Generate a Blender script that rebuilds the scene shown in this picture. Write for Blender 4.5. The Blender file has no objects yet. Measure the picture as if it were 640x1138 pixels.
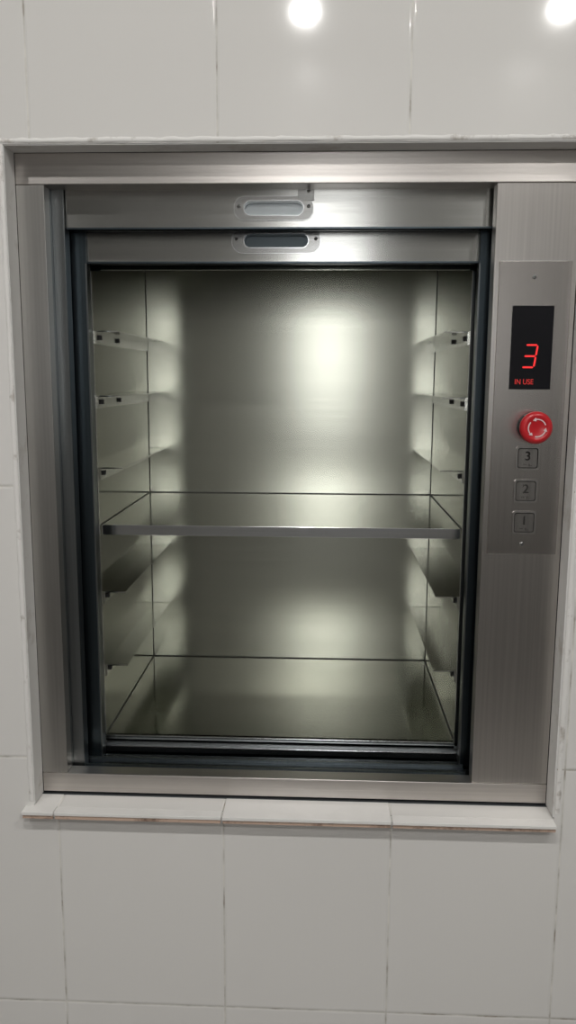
import bpy, bmesh, math, random
from mathutils import Vector, Matrix
random.seed(3)
S=bpy.context.scene
S.view_settings.view_transform='Standard'
COL=S.collection
# ------------------------------------------------------------ materials
def newmat(name):
    m=bpy.data.materials.new(name); m.use_nodes=True
    nt=m.node_tree; b=nt.nodes['Principled BSDF']
    return m,nt,b
def N(nt,t,**k):
    n=nt.nodes.new(t)
    for a,v in k.items(): setattr(n,a,v)
    return n
def ramp(nt,stops):
    r=N(nt,'ShaderNodeValToRGB'); e=r.color_ramp.elements
    e[0].position,e[0].color=stops[0][0],(*stops[0][1],1)
    e[1].position,e[1].color=stops[-1][0],(*stops[-1][1],1)
    for p,c in stops[1:-1]:
        x=e.new(p); x.color=(*c,1)
    return r
def steel(name,col,rough=.28,aniso=.7,tan=(0,0,1),brush='X',smudge=.12,bump=.02,metal=1.0,sc0=260,rvar=.0):
    m,nt,b=newmat(name); L=nt.links.new
    tc=N(nt,'ShaderNodeTexCoord')
    mp=N(nt,'ShaderNodeMapping')
    sc={'X':(3,sc0,sc0),'Z':(sc0,sc0,3),'Y':(sc0,3,sc0)}[brush]
    mp.inputs['Scale'].default_value=sc
    L(tc.outputs['Object'],mp.inputs['Vector'])
    n1=N(nt,'ShaderNodeTexNoise'); n1.inputs['Scale'].default_value=1.5; n1.inputs['Detail'].default_value=3
    L(mp.outputs[0],n1.inputs['Vector'])
    r1=ramp(nt,[(.3,tuple(c*(1-smudge) for c in col)),(.7,tuple(min(1,c*(1+smudge)) for c in col))])
    L(n1.outputs['Fac'],r1.inputs[0]); L(r1.outputs[0],b.inputs['Base Color'])
    b.inputs['Roughness'].default_value=rough
    b.inputs['Metallic'].default_value=metal
    b.inputs['Anisotropic'].default_value=aniso
    if aniso>0:
        cx=N(nt,'ShaderNodeCombineXYZ')
        for i in range(3): cx.inputs[i].default_value=tan[i]
        L(cx.outputs[0],b.inputs['Tangent'])
    if bump>0:
        bp=N(nt,'ShaderNodeBump'); bp.inputs['Strength'].default_value=bump; bp.inputs['Distance'].default_value=.001
        L(n1.outputs['Fac'],bp.inputs['Height']); L(bp.outputs[0],b.inputs['Normal'])
    return m
def plain(name,col,rough=.5,metal=0,emit=None,es=0,var=.08,scale=20):
    m,nt,b=newmat(name); L=nt.links.new
    tc=N(nt,'ShaderNodeTexCoord'); n=N(nt,'ShaderNodeTexNoise'); n.inputs['Scale'].default_value=scale; n.inputs['Detail'].default_value=4
    L(tc.outputs['Object'],n.inputs['Vector'])
    r=ramp(nt,[(.3,tuple(c*(1-var) for c in col)),(.7,tuple(min(1,c*(1+var)) for c in col))])
    L(n.outputs['Fac'],r.inputs[0]); L(r.outputs[0],b.inputs['Base Color'])
    b.inputs['Roughness'].default_value=rough; b.inputs['Metallic'].default_value=metal
    if emit: b.inputs['Emission Color'].default_value=(*emit,1); b.inputs['Emission Strength'].default_value=es
    return m
def tile_mat(name,col,px,pz,ox,oz,axh='X',axv='Z',grout=(.50,.485,.45),w=.0010,rough=.07):
    m,nt,b=newmat(name); L=nt.links.new
    tc=N(nt,'ShaderNodeTexCoord'); sp=N(nt,'ShaderNodeSeparateXYZ'); L(tc.outputs['Object'],sp.inputs[0])
    def M(op,a,bv=None,c=None):
        n=N(nt,'ShaderNodeMath',operation=op)
        for i,v in enumerate((a,bv,c)):
            if v is None: continue
            if isinstance(v,(int,float)): n.inputs[i].default_value=v
            else: L(v,n.inputs[i])
        return n.outputs[0]
    def dist(o,p,off):
        t=M('DIVIDE',M('SUBTRACT',o,off),p)
        t=M('FRACT',M('ADD',t,100.5)); t=M('ABSOLUTE',M('SUBTRACT',t,.5))
        return M('MULTIPLY',t,p)
    d=M('MINIMUM',dist(sp.outputs[axh],px,ox),dist(sp.outputs[axv],pz,oz))
    wn=N(nt,'ShaderNodeTexNoise'); wn.inputs['Scale'].default_value=60; wn.inputs['Detail'].default_value=3
    L(tc.outputs['Object'],wn.inputs['Vector'])
    ww=M('MULTIPLY_ADD',wn.outputs['Fac'],w*1.6,w*.2)
    mask=M('LESS_THAN',d,ww)
    dn=N(nt,'ShaderNodeTexNoise'); dn.inputs['Scale'].default_value=28; dn.inputs['Detail'].default_value=5
    L(tc.outputs['Object'],dn.inputs['Vector'])
    gr=ramp(nt,[(.33,(.27,.235,.19)),(.45,grout),(.62,tuple(min(1,c*1.3) for c in grout))])
    L(dn.outputs['Fac'],gr.inputs[0])
    cn=N(nt,'ShaderNodeTexNoise'); cn.inputs['Scale'].default_value=2.2; cn.inputs['Detail'].default_value=1
    L(tc.outputs['Object'],cn.inputs['Vector'])
    cr=ramp(nt,[(.3,tuple(c*.98 for c in col)),(.7,tuple(min(1,c*1.02) for c in col))]); L(cn.outputs['Fac'],cr.inputs[0])
    mix=N(nt,'ShaderNodeMix',data_type='RGBA'); L(mask,mix.inputs[0]); L(cr.outputs[0],mix.inputs[6]); L(gr.outputs[0],mix.inputs[7])
    L(mix.outputs[2],b.inputs['Base Color'])
    L(M('MULTIPLY_ADD',mask,.6,rough),b.inputs['Roughness'])
    pe=N(nt,'ShaderNodeMapRange',interpolation_type='SMOOTHSTEP'); pe.inputs[1].default_value=0; pe.inputs[2].default_value=.003
    L(d,pe.inputs[0])
    hh=M('MULTIPLY_ADD',cn.outputs['Fac'],1.2,pe.outputs[0])
    bp=N(nt,'ShaderNodeBump'); bp.inputs['Strength'].default_value=.4; bp.inputs['Distance'].default_value=.001
    L(hh,bp.inputs['Height']); L(bp.outputs[0],b.inputs['Normal'])
    b.inputs['Specular IOR Level'].default_value=.5
    return m
def dirty(name,base,dark,sc=30,t=.45,rough=.5):
    m,nt,b=newmat(name); L=nt.links.new
    tc=N(nt,'ShaderNodeTexCoord'); mp=N(nt,'ShaderNodeMapping'); mp.inputs['Scale'].default_value=(1,1,1)
    L(tc.outputs['Object'],mp.inputs[0])
    n=N(nt,'ShaderNodeTexNoise'); n.inputs['Scale'].default_value=sc; n.inputs['Detail'].default_value=7; n.inputs['Roughness'].default_value=.65
    L(mp.outputs[0],n.inputs['Vector'])
    r=ramp(nt,[(t-.10,dark),(t,tuple((a+c)/2 for a,c in zip(base,dark))),(t+.07,base)])
    L(n.outputs['Fac'],r.inputs[0]); L(r.outputs[0],b.inputs['Base Color'])
    b.inputs['Roughness'].default_value=rough
    bp=N(nt,'ShaderNodeBump'); bp.inputs['Strength'].default_value=.5; bp.inputs['Distance'].default_value=.001
    L(n.outputs['Fac'],bp.inputs['Height']); L(bp.outputs[0],b.inputs['Normal'])
    return m

m_tile=tile_mat('glazed_wall_tile',(.66,.645,.62),.198,.323,-.310,-.122,rough=.065)
m_ledge=dirty('glazed_ledge_tile',(.72,.705,.68),(.68,.665,.64),12,.42,.15)
m_ledgeedge=dirty('raw_tile_edge',(.50,.36,.28),(.16,.10,.07),40,.45,.7)
m_plaster=dirty('white_grout_plaster',(.62,.61,.59),(.46,.43,.39),22,.38,.6)
m_bead=dirty('caulk_bead',(.69,.675,.65),(.24,.20,.16),26,.36,.55)
m_frame=steel('brushed_steel_frame',(.60,.565,.535),.32,.5,(0,0,1),'X',.06)
m_jamb=steel('brushed_steel_jamb',(.57,.555,.53),.28,.6,(1,0,0),'Z',.06)
m_panel=steel('brushed_steel_panel',(.62,.59,.56),.28,.6,(1,0,0),'Z',.06)
m_cop=steel('brushed_steel_faceplate',(.49,.46,.435),.26,.6,(1,0,0),'Z',.06)
m_door=steel('brushed_steel_door',(.48,.48,.46),.20,.85,(0,0,1),'X',.06,0)
m_car=steel('car_steel_back',(.47,.475,.41),.24,.66,(0,0,1),'X',.03,0,sc0=120)
m_side=steel('car_steel_side',(.56,.57,.50),.085,.3,(0,0,1),'Y',.03,0,sc0=120)
m_floor=steel('car_steel_floor',(.45,.455,.41),.11,.3,(0,1,0),'X',.04,0,sc0=120)
m_rail=steel('rail_steel',(.72,.72,.68),.15,0,(0,1,0),'Y',.03,0,sc0=120)
m_bright=steel('bright_steel_trim',(.72,.73,.73),.18,.3,(0,0,1),'X',.05)
m_dark=steel('dark_guide_steel',(.085,.105,.118),.28,0,(0,0,1),'Z',.1)
m_mid=steel('grey_guide_steel',(.25,.265,.27),.28,0,(0,0,1),'Z',.1)
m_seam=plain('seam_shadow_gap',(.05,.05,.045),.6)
m_sill=steel('dark_sill_steel',(.09,.11,.125),.22,.4,(0,1,0),'X',.1)
m_black=plain('black_rubber',(.012,.012,.014),.5)
m_glass=plain('black_display_glass',(.006,.006,.008),.12)
m_led=plain('red_led',(.3,.01,.01),.4,0,(1,.03,.03),.9)
m_leddim=plain('red_led_dim',(.2,.01,.01),.4,0,(1,.04,.03),.4)
m_red=plain('red_plastic',(.45,.012,.018),.28,0,None,0,.05)
m_white=plain('white_print',(.66,.50,.50),.5)
m_ceil=plain('white_ceiling_paint',(.62,.62,.60),.8)
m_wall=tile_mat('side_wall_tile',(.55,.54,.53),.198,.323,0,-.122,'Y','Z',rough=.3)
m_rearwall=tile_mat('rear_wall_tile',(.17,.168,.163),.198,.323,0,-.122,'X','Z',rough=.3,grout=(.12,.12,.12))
m_gfloor=tile_mat('floor_tile',(.26,.25,.24),.4,.4,0,0,'X','Y',w=.003,rough=.3)
m_shaft=plain('shaft_concrete',(.05,.055,.06),.9)
m_lamp=plain('lamp_diffuser',(.9,.9,.9),.4,0,(1,.985,.96),980)
m_tube=plain('wall_light_diffuser',(.8,.8,.8),.4,0,(.98,.99,1),5.6)
m_screw=plain('screw_steel',(.25,.25,.24),.35,1)

# ------------------------------------------------------------ mesh helpers
def obj(name,bm,mat,parent=None,smooth=False):
    me=bpy.data.meshes.new(name); bmesh.ops.recalc_face_normals(bm,faces=bm.faces[:]); bm.to_mesh(me); bm.free()
    for mm in (mat if isinstance(mat,(list,tuple)) else [mat]): me.materials.append(mm)
    o=bpy.data.objects.new(name,me); COL.objects.link(o)
    if parent: o.parent=parent
    if smooth:
        for p in me.polygons: p.use_smooth=True
    return o
def addbox(bm,b,bev=0):
    x0,x1,y0,y1,z0,z1=[v/1000 for v in b]
    g=bmesh.ops.create_cube(bm,size=1)
    vs=g['verts']
    for v in vs:
        v.co=Vector((x0+(v.co.x+.5)*(x1-x0),y0+(v.co.y+.5)*(y1-y0),z0+(v.co.z+.5)*(z1-z0)))
    if bev:
        es=list({e for v in vs for e in v.link_edges})
        bmesh.ops.bevel(bm,geom=es,offset=bev/1000,segments=2,affect='EDGES',profile=.5)
def boxes(name,lst,mat,parent=None,bev=0):
    bm=bmesh.new()
    for b in lst: addbox(bm,b,bev)
    return obj(name,bm,mat,parent)
def empty(name,loc=(0,0,0),parent=None):
    o=bpy.data.objects.new(name,None); o.location=loc; o.empty_display_size=.05; COL.objects.link(o)
    if parent: o.parent=parent
    return o
def prism(bm,pts,y0,y1):
    a=[bm.verts.new((x/1000,y0/1000,z/1000)) for x,z in pts]
    c=[bm.verts.new((x/1000,y1/1000,z/1000)) for x,z in pts]
    bm.faces.new(a); bm.faces.new(c[::-1])
    n=len(pts)
    for i in range(n): bm.faces.new((a[i],a[(i+1)%n],c[(i+1)%n],c[i]))
def rrect(cx,cz,w,h,r,n=8):
    p=[]
    for k,(sx,sz) in enumerate(((1,1),(-1,1),(-1,-1),(1,-1))):
        for i in range(n+1):
            a=math.radians(90*k+90*i/n)
            p.append((cx+sx*(w/2-r)+r*math.cos(a),cz+sz*(h/2-r)+r*math.sin(a)))
    return p
def ring(bm,outer,inner,y0,y1):
    n=len(outer)
    V=lambda p,y:[bm.verts.new((x/1000,y/1000,z/1000)) for x,z in p]
    a,b_,c,d=V(outer,y0),V(inner,y0),V(outer,y1),V(inner,y1)
    for i in range(n):
        j=(i+1)%n
        bm.faces.new((a[i],a[j],b_[j],b_[i])); bm.faces.new((c[j],c[i],d[i],d[j]))
        bm.faces.new((a[j],a[i],c[i],c[j])); bm.faces.new((b_[i],b_[j],d[j],d[i]))
def lathe(name,prof,cx,cz,mat,parent,seg=48):
    bm=bmesh.new(); rings=[]
    for r,y in prof:
        if r<=0: rings.append([bm.verts.new((cx/1000,y/1000,cz/1000))]); continue
        rings.append([bm.verts.new(((cx+r*math.cos(t*2*math.pi/seg))/1000,y/1000,(cz+r*math.sin(t*2*math.pi/seg))/1000)) for t in range(seg)])
    for A,B in zip(rings,rings[1:]):
        for i in range(seg):
            j=(i+1)%seg
            if len(A)==1 and len(B)==1: continue
            if len(A)==1: bm.faces.new((A[0],B[i],B[j]))
            elif len(B)==1: bm.faces.new((A[i],B[0],A[j]))
            else: bm.faces.new((A[i],A[j],B[j],B[i]))
    return obj(name,bm,mat,parent,True)
def screw(name,cx,cz,y,r,parent):
    o=lathe(name,[(0,y-1.0),(r*.55,y-1.0),(r*.9,y-.6),(r,y+.2)],cx,cz,m_screw,parent,20)
    boxes(name+'_slot',[(cx-r*.6,cx+r*.6,y-1.15,y-.9,cz-r*.12,cz+r*.12),(cx-r*.12,cx+r*.12,y-1.15,y-.9,cz-r*.6,cz+r*.6)],m_black,parent)
def text(name,body,cx,cz,y,size,mat,parent,ext=.0002,sx=1,shear=0,off=0):
    c=bpy.data.curves.new(name,'FONT'); c.body=body; c.size=size/1000; c.extrude=ext; c.align_x='CENTER'; c.align_y='CENTER'; c.shear=shear
    c.offset=off
    c.materials.append(mat)
    o=bpy.data.objects.new(name,c); COL.objects.link(o); o.rotation_euler=(math.pi/2,0,0); o.location=(cx/1000,y/1000,cz/1000); o.scale=(sx,1,1)
    if parent: o.parent=parent
    return o

# ------------------------------------------------------------ room shell (mm)
FZ,CZ=-1350,1120; XW0,XW1=-1700,1900; YR=-2100
ox0,ox1,oz0,oz1=-339,275,-507,240
def framewall(name,y0,y1,mat):
    bm=bmesh.new()
    O=[(XW0,FZ),(XW1,FZ),(XW1,CZ),(XW0,CZ)]; I=[(ox0,oz0),(ox1,oz0),(ox1,oz1),(ox0,oz1)]
    ring(bm,O,I,y0,y1)
    return obj(name,bm,mat)
framewall('wall_back',0,28,[m_tile])
framewall('wall_back_core',28.5,120,[m_shaft])
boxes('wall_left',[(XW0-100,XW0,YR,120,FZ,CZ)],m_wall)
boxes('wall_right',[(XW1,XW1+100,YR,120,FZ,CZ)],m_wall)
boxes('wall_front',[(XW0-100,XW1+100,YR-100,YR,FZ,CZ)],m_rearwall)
boxes('floor',[(XW0-100,XW1+100,YR-100,120,FZ-100,FZ)],m_gfloor)
boxes('ceiling',[(XW0-100,XW1+100,YR-100,120,CZ,CZ+100)],m_ceil)
# vertical wall light behind the viewer
wl=empty('wall_light')
boxes('diffuser',[(-100,145,YR+25,YR+55,-140,430)],m_tube,wl,6)
boxes('housing',[(-115,160,YR+.5,YR+26,-160,450)],m_ceil,wl,3)
# reveal lining (plaster) around opening
bm=bmesh.new()
for b in [(-339.5,-337.8,1,30,-505,240),(273.2,275.5,1,30,-505,240),(-339,275,1,30,238.8,240.5)]: addbox(bm,b)
obj('trim_1',bm,m_plaster)
def bead(name,p0,p1,wd,ht,mat):
    bm=bmesh.new(); n=90; d=Vector((p1[0]-p0[0],0,p1[1]-p0[1])); Ln=d.length; d.normalize(); nrm=Vector((-d.z,0,d.x))
    prev=None
    for i in range(n+1):
        c=Vector((p0[0],0,p0[1]))+d*Ln*i/n
        a=wd*(.5+random.uniform(-.06,.28)); b=wd*(.5+random.uniform(-.03,.03))
        h=ht*random.uniform(.7,1.2)
        pts=[c+nrm*a+Vector((0,.3,0)),c+nrm*a*.6+Vector((0,-h,0)),c-nrm*b*.6+Vector((0,-h,0)),c-nrm*b+Vector((0,.3,0))]
        vs=[bm.verts.new(p/1000) for p in pts]
        if prev:
            for k in range(3): bm.faces.new((prev[k],prev[k+1],vs[k+1],vs[k]))
        prev=vs
    return obj(name,bm,mat,None,True)
bead('trim_2',(-345,243),(280,243),5,1.2,m_bead)
bead('trim_3',(-342,-500),(-341,240),5,1.0,m_bead)
bead('trim_4',(278,240),(278,-500),5,1.0,m_bead)
# tiled ledge
led=empty('tiled_ledge')
xs=[-350,-311,-112.6,85.6,275]
bm=bmesh.new(); bm2=bmesh.new()
for i in range(4):
    addbox(bm,(xs[i]+.9,xs[i+1]-.9,-15+random.uniform(-.6,.6),29,-511,-507+random.uniform(-.3,.3)),.5)
    addbox(bm2,(xs[i]+1.5,xs[i+1]-1.5,-13.5,-1,-515.5,-511))
obj('glazed_top',bm,m_ledge,led); obj('raw_edge',bm2,m_ledgeedge,led)
boxes('grout_bed',[(-347,273,-11,29,-514,-508.5)],m_plaster,led)
# elevator shaft
sh=empty('elevator_shaft')
boxes('shaft_walls',[(-480,-440,121,620,FZ,CZ),(400,440,121,620,FZ,CZ),(-480,440,620,660,FZ,CZ)],m_shaft,sh)
boxes('shaft_ends',[(-440,400,121,619,FZ-40,FZ),(-440,400,121,619,CZ,CZ+40)],m_shaft,sh)

# ------------------------------------------------------------ dumbwaiter
dw=empty('dumbwaiter')
boxes('header',[(-337.5,272.5,30,60,206,238.5)],m_frame,dw,.8)
boxes('left_jamb',[(-337.5,-306.5,30,48,-479,205.7)],m_jamb,dw,.8)
boxes('left_jamb_return',[(-308,-306.6,48,54,-479,205.7)],m_mid,dw)
boxes('right_jamb',[(183.5,272.5,30,48,-479,205.7)],m_panel,dw,.8)
boxes('sill_bar',[(-337,272.5,29,50,-503,-479.3)],m_frame,dw,.8)
boxes('sill_groove',[(-305,182,50,98,-500,-486)],m_sill,dw)
boxes('sill_track',[(-305,182,62,65,-486,-483),(-305,182,82,84,-486,-482.5)],m_mid,dw)
boxes('outer_guide',[(-335,-293,55,74,-486,260),(188,240,55,74,-486,260)],m_mid,dw,.6)
boxes('inner_guide',[(-335,-278,86,102,-486,260),(178,240,86,102,-486,260)],m_dark,dw,.6)
boxes('inner_guide_edge',[(-279.2,-277.5,84.5,86,-486,130),(177.4,179,84.5,86,-486,130)],m_mid,dw)
m_pplate=steel('pull_plate_steel',(.36,.36,.35),.2,.3,(0,0,1),'X',.05)
def door(name,x0,x1,y0,y1,z0,z1,hx,hz,pw,ph,iw,ih,innermat,tab):
    par=empty(name,(0,0,0),dw)
    bm=bmesh.new()
    hole=rrect(hx,hz,iw,ih,ih/2-.1,8)
    n=len(hole)
    out=[]
    cor=[(x1,z1),(x0,z1),(x0,z0),(x1,z0)]
    for (x,z) in hole:
        dx,dz=x-hx,z-hz
        tx=((x1-hx)/dx if dx>0 else (x0-hx)/dx) if abs(dx)>1e-6 else 1e9
        tz=((z1-hz)/dz if dz>0 else (z0-hz)/dz) if abs(dz)>1e-6 else 1e9
        t=min(tx,tz); out.append((hx+dx*t,hz+dz*t))
    for c in cor:
        i=min(range(n),key=lambda i:(out[i][0]-c[0])**2+(out[i][1]-c[1])**2); out[i]=c
    ring(bm,out,hole,y0,y1)
    obj('door_sheet',bm,m_door,par)
    boxes('door_bottom_lip',[(x0,x1,y0-.6,y0,z0,z0+2),(x0,x1,y1,y1+4,z0,z0+14)],m_dark,par)
    bm=bmesh.new(); ring(bm,rrect(hx,hz,pw,ph,ph/2-1,8),rrect(hx,hz,iw,ih,ih/2-.1,8),y0-1.6,y0)
    obj('pull_plate',bm,m_pplate,par)
    bm=bmesh.new(); ring(bm,rrect(hx,hz,pw+1.6,ph+1.6,ph/2-.4,8),rrect(hx,hz,pw,ph,ph/2-1,8),y0-1.0,y0)
    ring(bm,rrect(hx,hz,iw+2.4,ih+2.4,ih/2+.9,8),rrect(hx,hz,iw,ih,ih/2-.1,8),y0-2.6,y0-1.6)
    obj('pull_rim',bm,m_bright,par)
    bm=bmesh.new(); ring(bm,rrect(hx,hz,iw,ih,ih/2-.1,8),rrect(hx,hz,iw-3,ih-3,ih/2-1.6,8),y0-1,y1+4)
    prism(bm,rrect(hx,hz,iw-2.5,ih-2.5,ih/2-1.4,8),y0+5,y1+4.5)
    obj('pull_recess',bm,innermat,par)
    for sx in (-1,1): screw('pull_screw',hx+sx*(pw/2-5),hz+2,y0-1.6,2.1,par)
    if tab:
        boxes('pull_tab',[(hx+27,hx+45,y0-1.7,y0,hz+8,hz+30)],m_pplate,par,.5)
        screw('tab_screw',hx+39,hz+18,y0-1.7,2.0,par)
    return par
m_pull=plain('pull_cup_metal',(.40,.43,.44),.3,.7)
m_pulld=plain('pull_cup_dark',(.10,.12,.13),.35,.8)
door('outer_door_panel',-292,187.5,60,70,164,262,-57,186,88,25,66,15,m_pull,True)
door('inner_door_panel',-277.5,177.5,91,100,131,262,-56,156,102,27,74,15,m_pulld,False)
CL,CR,YF,YB,CF,SH=-284,177.6,130,441,-472,-189
car=empty('elevator_car',(0,0,0),dw)
boxes('car_side_panel',[(CL-2,CL,YF,YB,CF-2,215),(CR,CR+2,YF,YB,CF-2,215)],m_side,car)
boxes('car_back_panel',[(CL-2,CR+2,YB,YB+2,CF-2,215)],m_car,car)
boxes('car_floor',[(CL,CR,YF,YB,CF-2,CF)],m_floor,car)
boxes('car_roof',[(CL-2,CR+2,YF,YB+2,215,217)],m_side,car)
boxes('car_front_header',[(CL-14,CR+14,YF-4,YF,127,219)],m_side,car,.4)
boxes('car_front_post',[(CL-12,CL,YF-4,YF,CF-14,127),(CR,CR+12,YF-4,YF,CF-14,127)],m_bright,car,.5)
boxes('car_post_return',[(CL-14,CL-12,YF-4,YF+60,CF-14,127),(CR+12,CR+14,YF-4,YF+60,CF-14,127)],m_dark,car)
boxes('car_threshold',[(CL-12,CR+12,YF-4,YF,-478,-473)],m_bright,car,.5)
boxes('car_threshold_step',[(CL-12,CR+12,YF-13,YF-4,-484,-480)],m_mid,car,.5)
boxes('car_threshold_nose',[(CL-12,CR+12,YF-16,YF-13,-490,-482)],m_bright,car,.5)
boxes('car_apron',[(CL-12,CR+12,YF-11,YF-8,-560,-485)],m_sill,car)
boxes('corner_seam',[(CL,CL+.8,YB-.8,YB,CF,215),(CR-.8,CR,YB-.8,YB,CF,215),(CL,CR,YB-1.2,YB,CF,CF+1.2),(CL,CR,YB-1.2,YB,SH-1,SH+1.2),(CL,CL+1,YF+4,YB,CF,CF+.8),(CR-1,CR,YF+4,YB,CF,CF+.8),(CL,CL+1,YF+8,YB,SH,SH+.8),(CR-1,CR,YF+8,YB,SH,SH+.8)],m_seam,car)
boxes('shelf_sheet',[(CL+1,CR-1,YF+6,YB-1.5,SH-1.5,SH)],m_floor,car)
boxes('shelf_lip',[(CL+1,CR-1,YF+4,YF+6,SH-13,SH),(CL+1,CR-1,YF+6,YF+16,SH-13,SH-11.5)],m_bright,car,.3)
rails=[]
for z in (56,-24,-115,-278,-378):
    for s,xw in ((1,CL),(-1,CR)):
        a,b=sorted((xw,xw+s*29)); rails.append((a,b,YF+6,YB-2,z-1.5,z))
        a,b=sorted((xw,xw+s*1.8)); rails.append((a,b,YF+6,YB-2,z-16,z-1.5))
for s,xw in ((1,CL),(-1,CR)):
    a,b=sorted((xw,xw+s*29)); rails.append((a,b,YF+12,YB-2,SH-3.5,SH-1.5))
boxes('angle_rail',rails,m_rail,car)
bs=[]
for z in (56,-24,-115,-278,-378):
    for s,xw in ((1,CL),(-1,CR)):
        for y in (YF+18,YF+110):
            x=xw+s*1.8; a,b=sorted((x,x+s*3)); bs.append((a,b,y-3,y+3,z-11,z-5))
boxes('rail_bolt',bs,m_black,car,.8)

# ------------------------------------------------------------ control panel
cp=empty('control_panel')
boxes('faceplate',[(189,267,28,29.9,-198,125)],m_cop,cp,.5)
screw('plate_screw_top',227,108,28,2.4,cp); screw('plate_screw_bottom',228,-186,28,2.6,cp)
dd=empty('digital_display')
boxes('display_glass',[(205,250,26.8,27.9,-12,78)],m_glass,dd,.3)
def seg7(cx,cz,w,h,t,on,y,mat,par):
    bm=bmesh.new(); sh=.14
    def hexa(x0,z0,x1,z1):
        d=Vector((x1-x0,z1-z0)); L=d.length; d/=L; n=Vector((-d.y,d.x)); g=.5
        P=[(g,0),(g+t/2,t/2),(L-g-t/2,t/2),(L-g,0),(L-g-t/2,-t/2),(g+t/2,-t/2)]
        pts=[]
        for a,b in P:
            x=x0+d.x*a+n.x*b; z=z0+d.y*a+n.y*b
            pts.append((cx+x+sh*z,cz+z))
        prism(bm,pts,y-.3,y)
    W,H=w/2,h/2
    S_={'a':(-W,H,W,H),'b':(W,H,W,0),'c':(W,0,W,-H),'d':(-W,-H,W,-H),'g':(-W,0,W,0)}
    for k in on: hexa(*S_[k])
    return obj('digit_three',bm,mat,par)
seg7(226,24,13,24,1.9,'abcdg',26.7,m_led,dd)
text('in_use_label','IN USE',221,-4,26.6,8.2,m_leddim,dd,sx=.85)
es=empty('emergency_stop_button')
ex,ez=232,-53
lathe('stop_collar',[(0,27.8),(15,27.8),(15.5,26),(14,24),(12.5,23),(12,20),(10,18)],ex,ez,m_black,es)
lathe('stop_mushroom',[(9,24),(9.5,17),(14,14),(17.2,11),(17.8,8),(17.2,5),(15,3),(12.5,2.2),(12,2.6),(0,2.6)],ex,ez,m_red,es)
bm=bmesh.new()
def arcband(bm,r0,r1,a0,a1,y0,y1):
    n=14; o=[];i=[]
    for k in range(n+1):
        a=math.radians(a0+(a1-a0)*k/n); o.append((ex+r1*math.cos(a),ez+r1*math.sin(a))); i.append((ex+r0*math.cos(a),ez+r0*math.sin(a)))
    prism(bm,o+i[::-1],y0,y1)
    a=math.radians(a1); a2=math.radians(a1+22); rm=(r0+r1)/2
    prism(bm,[(ex+(r0-1.5)*math.cos(a),ez+(r0-1.5)*math.sin(a)),(ex+(r1+1.5)*math.cos(a),ez+(r1+1.5)*math.sin(a)),(ex+rm*math.cos(a2),ez+rm*math.sin(a2))],y0,y1)
for k in range(3): arcband(bm,8.8,10.0,20+120*k,100+120*k,2.1,2.6)
obj('rotation_arrows',bm,m_white,es)
m_btn=steel('button_steel',(.46,.44,.42),.25,.3,(1,0,0),'Z')
m_bez=steel('button_bezel_steel',(.66,.64,.62),.2,.2,(1,0,0),'Z')
m_eng=plain('engraved_dark',(.02,.018,.016),.9)
for lab,cx,cz in (('3',229.5,-88),('2',229,-125),('1',229,-161)):
    cb=empty('call_button')
    bm=bmesh.new(); ring(bm,rrect(cx,cz,26,26,3,6),rrect(cx,cz,22.5,22.5,2.5,6),25.6,27.9); obj('bezel',bm,m_bez,cb)
    bm=bmesh.new(); ring(bm,rrect(cx,cz,22.5,22.5,2.5,6),rrect(cx,cz,20.6,20.6,2,6),26.4,27.9); obj('gap',bm,m_eng,cb)
    bm=bmesh.new(); prism(bm,rrect(cx,cz,20.6,20.6,2,6),26.2,27.9); obj('key_cap',bm,m_btn,cb)
    text('numeral',lab,cx,cz+2,25.9,14,m_eng,cb,.0003,off=.00015)
    bm=bmesh.new()
    for dx,dz in ((-4,0),(-2,0),(2,0),(4,-1.4),(2,-1.4)): addbox(bm,(cx+dx-.45,cx+dx+.45,25.8,26.2,cz-7.5+dz,cz-6.6+dz))
    obj('braille',bm,m_eng,cb)

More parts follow.
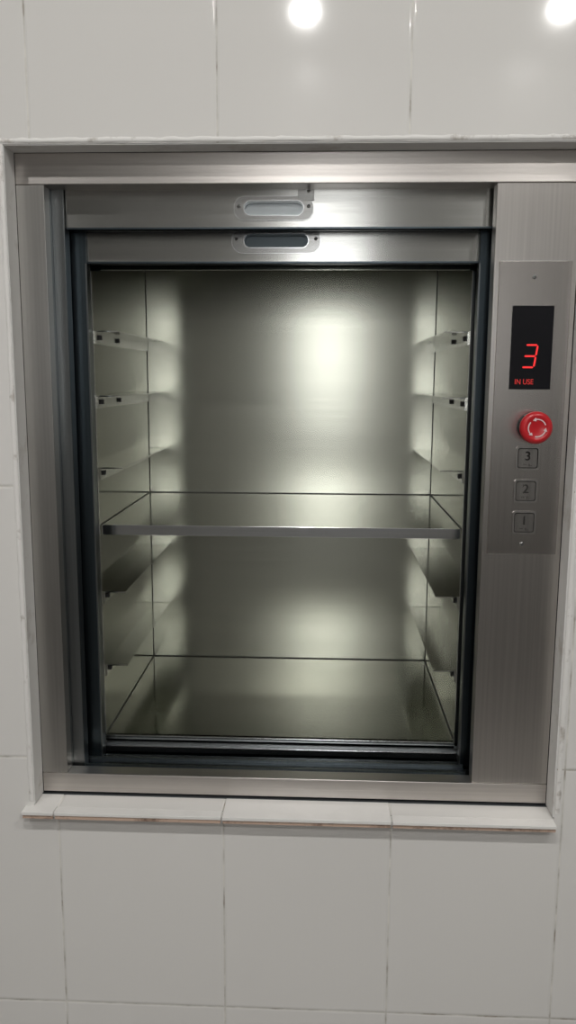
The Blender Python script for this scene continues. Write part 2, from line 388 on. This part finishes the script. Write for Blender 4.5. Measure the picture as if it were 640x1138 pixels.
# ------------------------------------------------------------ lights
def downlight(x,y,r=29):
    d=empty('ceiling_downlight')
    bm=bmesh.new()
    n=40; c=[(r*math.cos(i*2*math.pi/n),r*math.sin(i*2*math.pi/n)) for i in range(n)]
    vs=[bm.verts.new(((x+a)/1000,(y+b)/1000,(CZ-6)/1000)) for a,b in c]; bm.faces.new(vs)
    obj('diffuser',bm,m_lamp,d)
    bm=bmesh.new()
    for r0,r1,z0,z1 in ((r,r+14,CZ-10,CZ),):
        for i in range(n):
            a0,a1=i*2*math.pi/n,(i+1)*2*math.pi/n
            P=lambda rr,a,z: bm.verts.new(((x+rr*math.cos(a))/1000,(y+rr*math.sin(a))/1000,z/1000))
            bm.faces.new((P(r0,a0,z0),P(r0,a1,z0),P(r1,a1,z0),P(r1,a0,z0)))
            bm.faces.new((P(r1,a0,z0),P(r1,a1,z0),P(r1,a1,z1),P(r1,a0,z1)))
            bm.faces.new((P(r0,a0,z0),P(r0,a1,z0),P(r0,a1,z1),P(r0,a0,z1)))
    obj('rim',bm,m_ceil,d)
for x in (-67,720): downlight(x,-1850)
for x in (-850,-67,720): downlight(x,-1000)  # unseen second row, added only to raise the overall brightness

w=bpy.data.worlds.new('world'); S.world=w; w.use_nodes=True
w.node_tree.nodes['Background'].inputs[0].default_value=(.5,.5,.5,1); w.node_tree.nodes['Background'].inputs[1].default_value=.3
# ------------------------------------------------------------ camera
p,yw,r,F=.1624,.0411,.0047,914
f=Vector((-math.sin(yw)*math.cos(p),math.cos(yw)*math.cos(p),-math.sin(p)))
rt=Vector((math.cos(yw),math.sin(yw),0)); u=rt.cross(f)
rt2=rt*math.cos(r)+u*math.sin(r); u2=-rt*math.sin(r)+u*math.cos(r)
cam=bpy.data.cameras.new('camera'); co=bpy.data.objects.new('camera',cam); COL.objects.link(co)
M=Matrix((rt2,u2,-f)).transposed().to_4x4(); M.translation=Vector((0,-.9,0)); co.matrix_world=M
cam.sensor_fit='VERTICAL'; cam.sensor_height=36; cam.lens=36*F/1138; cam.clip_start=.02
S.camera=co
